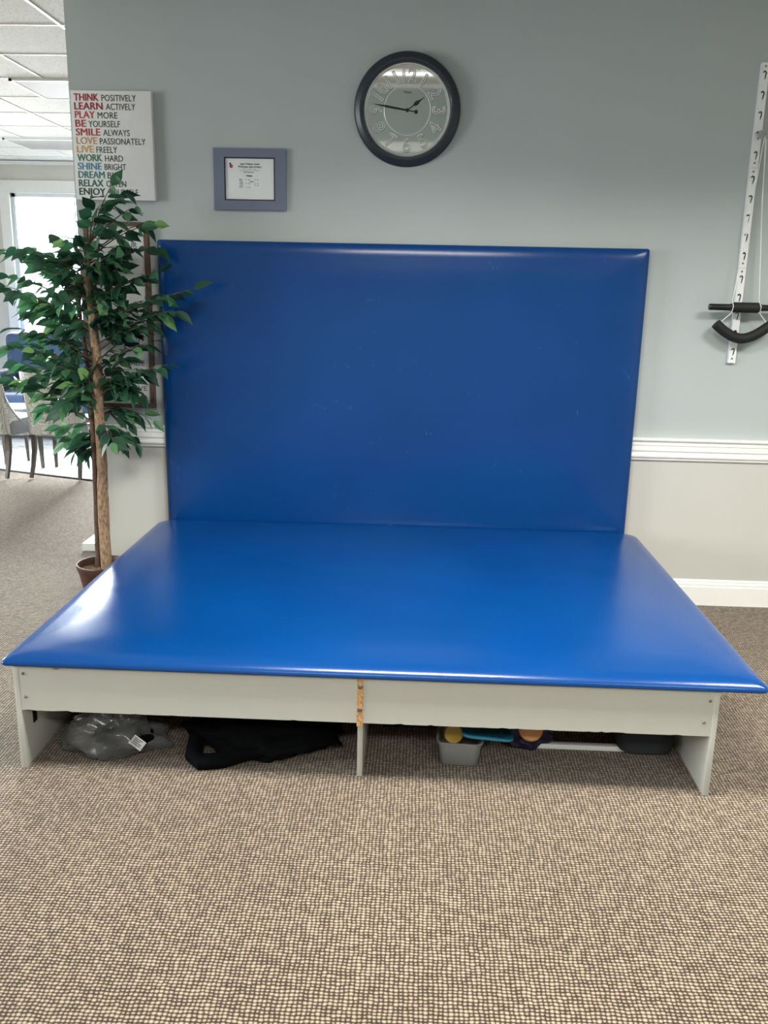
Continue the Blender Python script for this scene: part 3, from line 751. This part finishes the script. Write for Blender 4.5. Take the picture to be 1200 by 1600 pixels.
bm = bmesh.new(); blob(bm, (.06, .02, .04), (.10, .07, .035), .3, 1.5, 1.2, 4); link('cloth', bm, M_DARKF, t, True)
bm = bmesh.new(); box(bm, -.024, .024, -.001, .001, -.017, .017, 0)
for k, wd in enumerate((.03, .024, .034, .034)): box(bm, -.018, -.018+wd, -.0015, -.0009, .009-k*.006, .0115-k*.006, 1)
bmesh.ops.transform(bm, matrix=Matrix.Translation((.112, -.088, .062)) @ Matrix.Rotation(math.radians(38), 4, 'Y') @ Matrix.Rotation(math.radians(-35), 4, 'X'), verts=bm.verts)
link('tag', bm, [M_PAPER, M_INK], t)
t = thing('cloth_bundle', 'black fabric bundle with looped strap lying under the table left of centre', 'fabric bundle', (-.50, -1.66, 0))
bm = bmesh.new(); blob(bm, (-.01, .03, .045), (.25, .145, .06), .24, 1.3, 8.1, 5); link('fabric', bm, M_DARKF, t, True)
bm = bmesh.new(); tube(bm, [(-.22, .08, .08), (-.245, -.05, .04), (-.235, -.13, .024), (-.20, -.165, .020), (-.13, -.15, .022), (-.05, -.115, .03), (.05, -.09, .04), (.16, -.06, .03)], [.02, .028, .030, .030, .028, .024, .02, .016], 12)
link('strap', bm, M_DARKF, t, True)
# dark storage bag deep underneath, brought forward to block bounced light
t = thing('storage_bag', 'dark navy storage bag brought forward under the right half of the table to block bounced light', 'bag', (.42, -1.17, 0))
bm = bmesh.new(); box(bm, -.50, .27, -.30, .40, .002, .32); bmesh.ops.subdivide_edges(bm, edges=list(bm.edges), cuts=7, use_grid_fill=True)
for v in bm.verts:
    n_ = noise.noise(v.co*5); v.co += Vector((n_*.03, n_*.04, n_*.02 if v.co.z > .05 else 0))
    if v.co.z > .25: v.co.y *= .8
link('bag_body', bm, mat('dark navy nylon', (18, 20, 34), .8, scale=40, bump=.3), t, True)
t = thing('light_blocker_bag', 'added black bag shape absorbing bounced light under the left half of the table', 'bag', (-.72, -1.26, 0))  # unseen dark bag, added to block and absorb bounced light under the table
bm = bmesh.new(); blob(bm, (0, 0, .15), (.44, .22, .16), .12, 1.3, 6.1, 4); link('bag_body', bm, M_DARKF, t, True)
bm = bmesh.new(); tube(bm, [(-.25, -.2, .12), (-.18, -.2, .27), (0, -.12, .335), (.18, -.2, .27), (.25, -.2, .12)], .012, 8); link('strap', bm, M_DARKF, t, True)
# plastic tub
M_TUB = film_mat('cloudy clear plastic', (.86, .86, .84), .30, .3, .0)
t = thing('plastic_tub', 'small cloudy plastic tub under the table right of centre', 'tub', (.182, -1.655, 0), math.radians(-4))
def rrect(w, d, r, n=6):
    P = []
    for cx, cy, a0 in ((-w/2+r, -d/2+r, PI), (w/2-r, -d/2+r, 1.5*PI), (w/2-r, d/2-r, 0), (-w/2+r, d/2-r, .5*PI)):
        P += [(cx+r*math.cos(a0+PI/2*k/n), cy+r*math.sin(a0+PI/2*k/n)) for k in range(n+1)]
    return P
def loft(bm, secs):
    R = [[bm.verts.new((x, y, z)) for x, y in rrect(w_, d_, r)] for w_, d_, r, z in secs]; n = len(R[0])
    for a, b in zip(R, R[1:]):
        for k in range(n): bm.faces.new((a[k], a[(k+1) % n], b[(k+1) % n], b[k]))
    return R
bm = bmesh.new(); R = loft(bm, [(.125, .185, .02, .002), (.132, .192, .024, .006), (.150, .212, .024, .085), (.160, .222, .026, .087), (.162, .224, .026, .094), (.152, .214, .024, .094), (.146, .208, .022, .088), (.127, .187, .02, .008)])
bm.faces.new(R[0][::-1]); bm.faces.new(R[-1]); link('tub_body', bm, M_TUB, t, True)
t = tag(None or bpy.data.objects.new('tub_lid', None), 'teal blue plastic lid leaning over the right side of the tub', 'lid'); COL.objects.link(t); t.location = (.270, -1.655, .094); t.rotation_euler = (math.radians(-9), math.radians(4), 0)
bm = bmesh.new(); R = loft(bm, [(.168, .225, .03, 0), (.176, .232, .032, .002), (.176, .232, .032, .010), (.164, .220, .03, .012), (.150, .206, .03, .008)])
bm.faces.new(R[0][::-1]); bm.faces.new(R[-1]); link('lid_plate', bm, mat('teal plastic', (38, 120, 150), .35), t, True)
def puck(name, label, loc, r, th, tiltx, m):
    bm = bmesh.new(); lathe(bm, [(.0001, -th/2), (r*.9, -th/2), (r, -th*.3), (r, th*.3), (r*.9, th/2), (.0001, th/2)], 32, 'Y')
    o = link(name, bm, m, None, True, loc); o.rotation_euler = (tiltx, 0, 0); return tag(o, label, 'therapy putty tin')
M_YEL = mat('mustard plastic', (196, 158, 62), .45)
puck('putty_tin', 'mustard yellow round tin standing inside the plastic tub', (.158, -1.665, .078), .034, .022, -.25, M_YEL)
puck('putty_tin', 'tan round tin in the dark bag to the right of the teal lid', (.425, -1.675, .112), .042, .025, -.5, mat('tan plastic', (200, 140, 84), .5))
t = thing('nylon_pouch', 'dark purple pouch beside the teal lid under the table', 'pouch', (.43, -1.575, 0))
bm = bmesh.new(); blob(bm, (0, 0, .055), (.085, .06, .06), .25, 2, 4.4, 4); link('pouch_body', bm, mat('dark purple nylon', (34, 30, 54), .6), t, True)
boxo('strap', (.035, .115, -.055, -.048, .085, .098), mat('purple webbing', (50, 38, 84), .7), t)
t = tag(boxo('white_slat', (.46, .86, -1.605, -1.580, .0, .018), M_WHITE), 'white slat lying on the carpet under the right half of the table', 'slat')
t = thing('foam_roll', 'dark grey rounded foam pad under the table by its right leg', 'foam pad', (.845, -1.52, 0))
bm = bmesh.new(); R = loft(bm, [(.15, .2, .03, .002), (.19, .24, .05, .015), (.21, .25, .06, .06), (.19, .24, .06, .10), (.12, .17, .05, .12)]); bm.faces.new(R[0][::-1]); bm.faces.new(R[-1])
link('pad_body', bm, mat('charcoal foam', (38, 40, 44), .8), t, True)

# ------------------------------------------------------------------ back room: rug and chairs
def rug_mat():
    n = NT('pale faded rug'); co = n.coord(); z = n.n('ShaderNodeTexNoise', Scale=6.0, Detail=8.0, Roughness=.75, Distortion=1.2); n.l(co, z.inputs['Vector'])
    n.l(n.ramp(z.outputs[0], [(.35, srgb(128, 142, 156)), (.5, srgb(182, 186, 188)), (.7, srgb(208, 207, 203))]), n.b.inputs['Base Color']); n.b.inputs['Roughness'].default_value = .95
    return n.m
RA = math.atan2(2.558-2.882, -2.685+3.623)
t = thing('area_rug', 'pale grey blue patterned rug with dark edge under the dining chairs', 'rug', (-3.62, 2.88, 0), RA)
boxo('rug_field', (-1.4, 1.9, .02, 2.1, .001, .010), rug_mat(), t, .002)
boxo('edge_binding', (-1.4, 1.9, 0, .022, .001, .011), mat('charcoal binding', (60, 62, 66), .9), t, .002)
def fabric_mat():
    n = NT('grey maze fabric'); co = n.coord()
    v = n.n('ShaderNodeTexVoronoi', Scale=13.0, distance='CHEBYCHEV'); n.l(co, v.inputs['Vector'])
    s = n.math('FRACT', n.math('MULTIPLY', v.outputs['Distance'], 5.5))
    k = n.math('GREATER_THAN', s, .55)
    n.l(n.ramp(k, [(.0, srgb(228, 226, 220)), (1, srgb(186, 184, 180))]), n.b.inputs['Base Color']); n.b.inputs['Roughness'].default_value = .9
    return n.m
M_FAB = fabric_mat(); M_LEG = mat('weathered grey wood', (82, 76, 68), .6, var=.2, scale=25)
M_SIDE = mat('grey linen', (150, 152, 154), .9)
M_NAIL = mat('nickel nailhead', (120, 122, 124), .3, 1.0)
def dining_chair(loc, rz, label, g):
    """barrel back dining chair; local +y is the sitter's front; back faces -y"""
    t = thing('dining_chair', label, 'chair', loc, rz, g)
    bm = bmesh.new(); NU, NV = 22, 12
    def shell(u, v, off):
        # u -1..1 across, v 0..1 bottom to top
        wtop = .235; wbot = .215; wd = wbot+(wtop-wbot)*v**1.5
        wing = max(0, (abs(u)-.78)/.22)
        x = min(abs(u)/.80, 1.0)*wd; x = math.copysign(wd*math.sin(min(1, abs(u)/.85)*PI/2)**.9 if abs(u) > 0 else 0, u)
        y = .10*(abs(u)**3) + .30*wing*(1-v)**1.2*wing
        z = .36 + .54*v - .20*wing*v*(1) - .05*wing - .02*abs(u)**2*v
        y += -.08*v
        return Vector((x*(1-off/ .3), y+off*1.0, z-(off*.5 if v > .95 else 0)))
    out = [[bm.verts.new(shell(-1+2*i/NU, j/NV, 0)) for i in range(NU+1)] for j in range(NV+1)]
    inn = [[bm.verts.new(shell(-1+2*i/NU, j/NV, .045)) for i in range(NU+1)] for j in range(NV+1)]
    for j in range(NV):
        for i in range(NU):
            bm.faces.new((out[j][i], out[j][i+1], out[j+1][i+1], out[j+1][i])).material_index = 0
            bm.faces.new((inn[j][i+1], inn[j][i], inn[j+1][i], inn[j+1][i+1])).material_index = 1
    for i in range(NU):
        bm.faces.new((out[NV][i], out[NV][i+1], inn[NV][i+1], inn[NV][i])).material_index = 1
        bm.faces.new((out[0][i+1], out[0][i], inn[0][i], inn[0][i+1])).material_index = 1
    for j in range(NV):
        bm.faces.new((out[j+1][0], inn[j+1][0], inn[j][0], out[j][0])).material_index = 1
        bm.faces.new((out[j][NU], inn[j][NU], inn[j+1][NU], out[j+1][NU])).material_index = 1
    bmesh.ops.recalc_face_normals(bm, faces=list(bm.faces))
    back = link('backrest', bm, [M_FAB, M_SIDE], t, True)
    for s in (-1, 1):
        bm = bmesh.new()
        for j in range(0, 34):
            p = shell(s*.97, j/33, .0); bmesh.ops.create_icosphere(bm, subdivisions=1, radius=.0055, matrix=Matrix.Translation(p+Vector((s*.003, -.003, 0))))
        link('nailhead_row', bm, M_NAIL, back)
    bm = bmesh.new(); R = loft(bm, [(.42, .44, .05, .34), (.45, .47, .06, .36), (.46, .48, .06, .44), (.43, .45, .07, .475), (.3, .32, .06, .485)])
    bm.faces.new(R[0][::-1]); bm.faces.new(R[-1]); s_ = link('seat', bm, M_SIDE, t, True, (0, .27, 0))
    for sx in (-1, 1):
        bm = bmesh.new(); P = [(sx*.190, .06, .37), (sx*.192, .055, .22), (sx*.198, .02, .09), (sx*.205, -.015, 0)]
        tube(bm, P, [.026, .024, .020, .017], 4); link('leg', bm, M_LEG, t)
        bm = bmesh.new(); tube(bm, [(sx*.185, .46, .36), (sx*.188, .465, .18), (sx*.19, .47, 0)], [.024, .020, .015], 4); link('leg', bm, M_LEG, t)
    return t
g = 'dining chairs in the back room'
dining_chair((-3.00, 2.58, .0115), math.radians(0), 'pale patterned dining chair with back turned, directly behind the tree trunk', g)
dining_chair((-3.585, 2.58, .0115), math.radians(-14), 'pale patterned dining chair at the left photo edge, near the tree', g)
dining_chair((-4.05, 3.35, .0115), math.radians(-75), 'pale chair with nailhead trim behind the left edge chair', g)
# navy armchair
t = thing('navy_armchair', 'navy blue velvet armchair behind the patterned chairs below the window', 'armchair', (-3.85, 4.75, .0115), 0)
M_NAVY = mat('navy velvet', (36, 66, 104), .75, var=.12, scale=6, Sheen_Weight=.4)
bm = bmesh.new(); box(bm, -.62, .62, .18, .40, .12, 1.06); bev(bm, .07, 4)
link('backrest', bm, M_NAVY, t, True)
for s in (-1, 1):
    bm = bmesh.new(); box(bm, s*.60-.09, s*.60+.09, -.45, .30, .12, .66); bev(bm, .05, 4); link('armrest', bm, M_NAVY, t, True)
bm = bmesh.new(); box(bm, -.52, .52, -.48, .22, .30, .48); bev(bm, .05, 4); link('seat_cushion', bm, M_NAVY, t, True)
bm = bmesh.new(); box(bm, -.54, .54, -.44, .24, .12, .30); bev(bm, .02, 2); link('base', bm, M_NAVY, t, True)
for sx in (-.55, .55):
    for sy in (-.36, .32):
        bm = bmesh.new(); tube(bm, [(sx, sy, .14), (sx, sy, 0)], [.028, .018], 8); link('leg', bm, M_LEG, t)
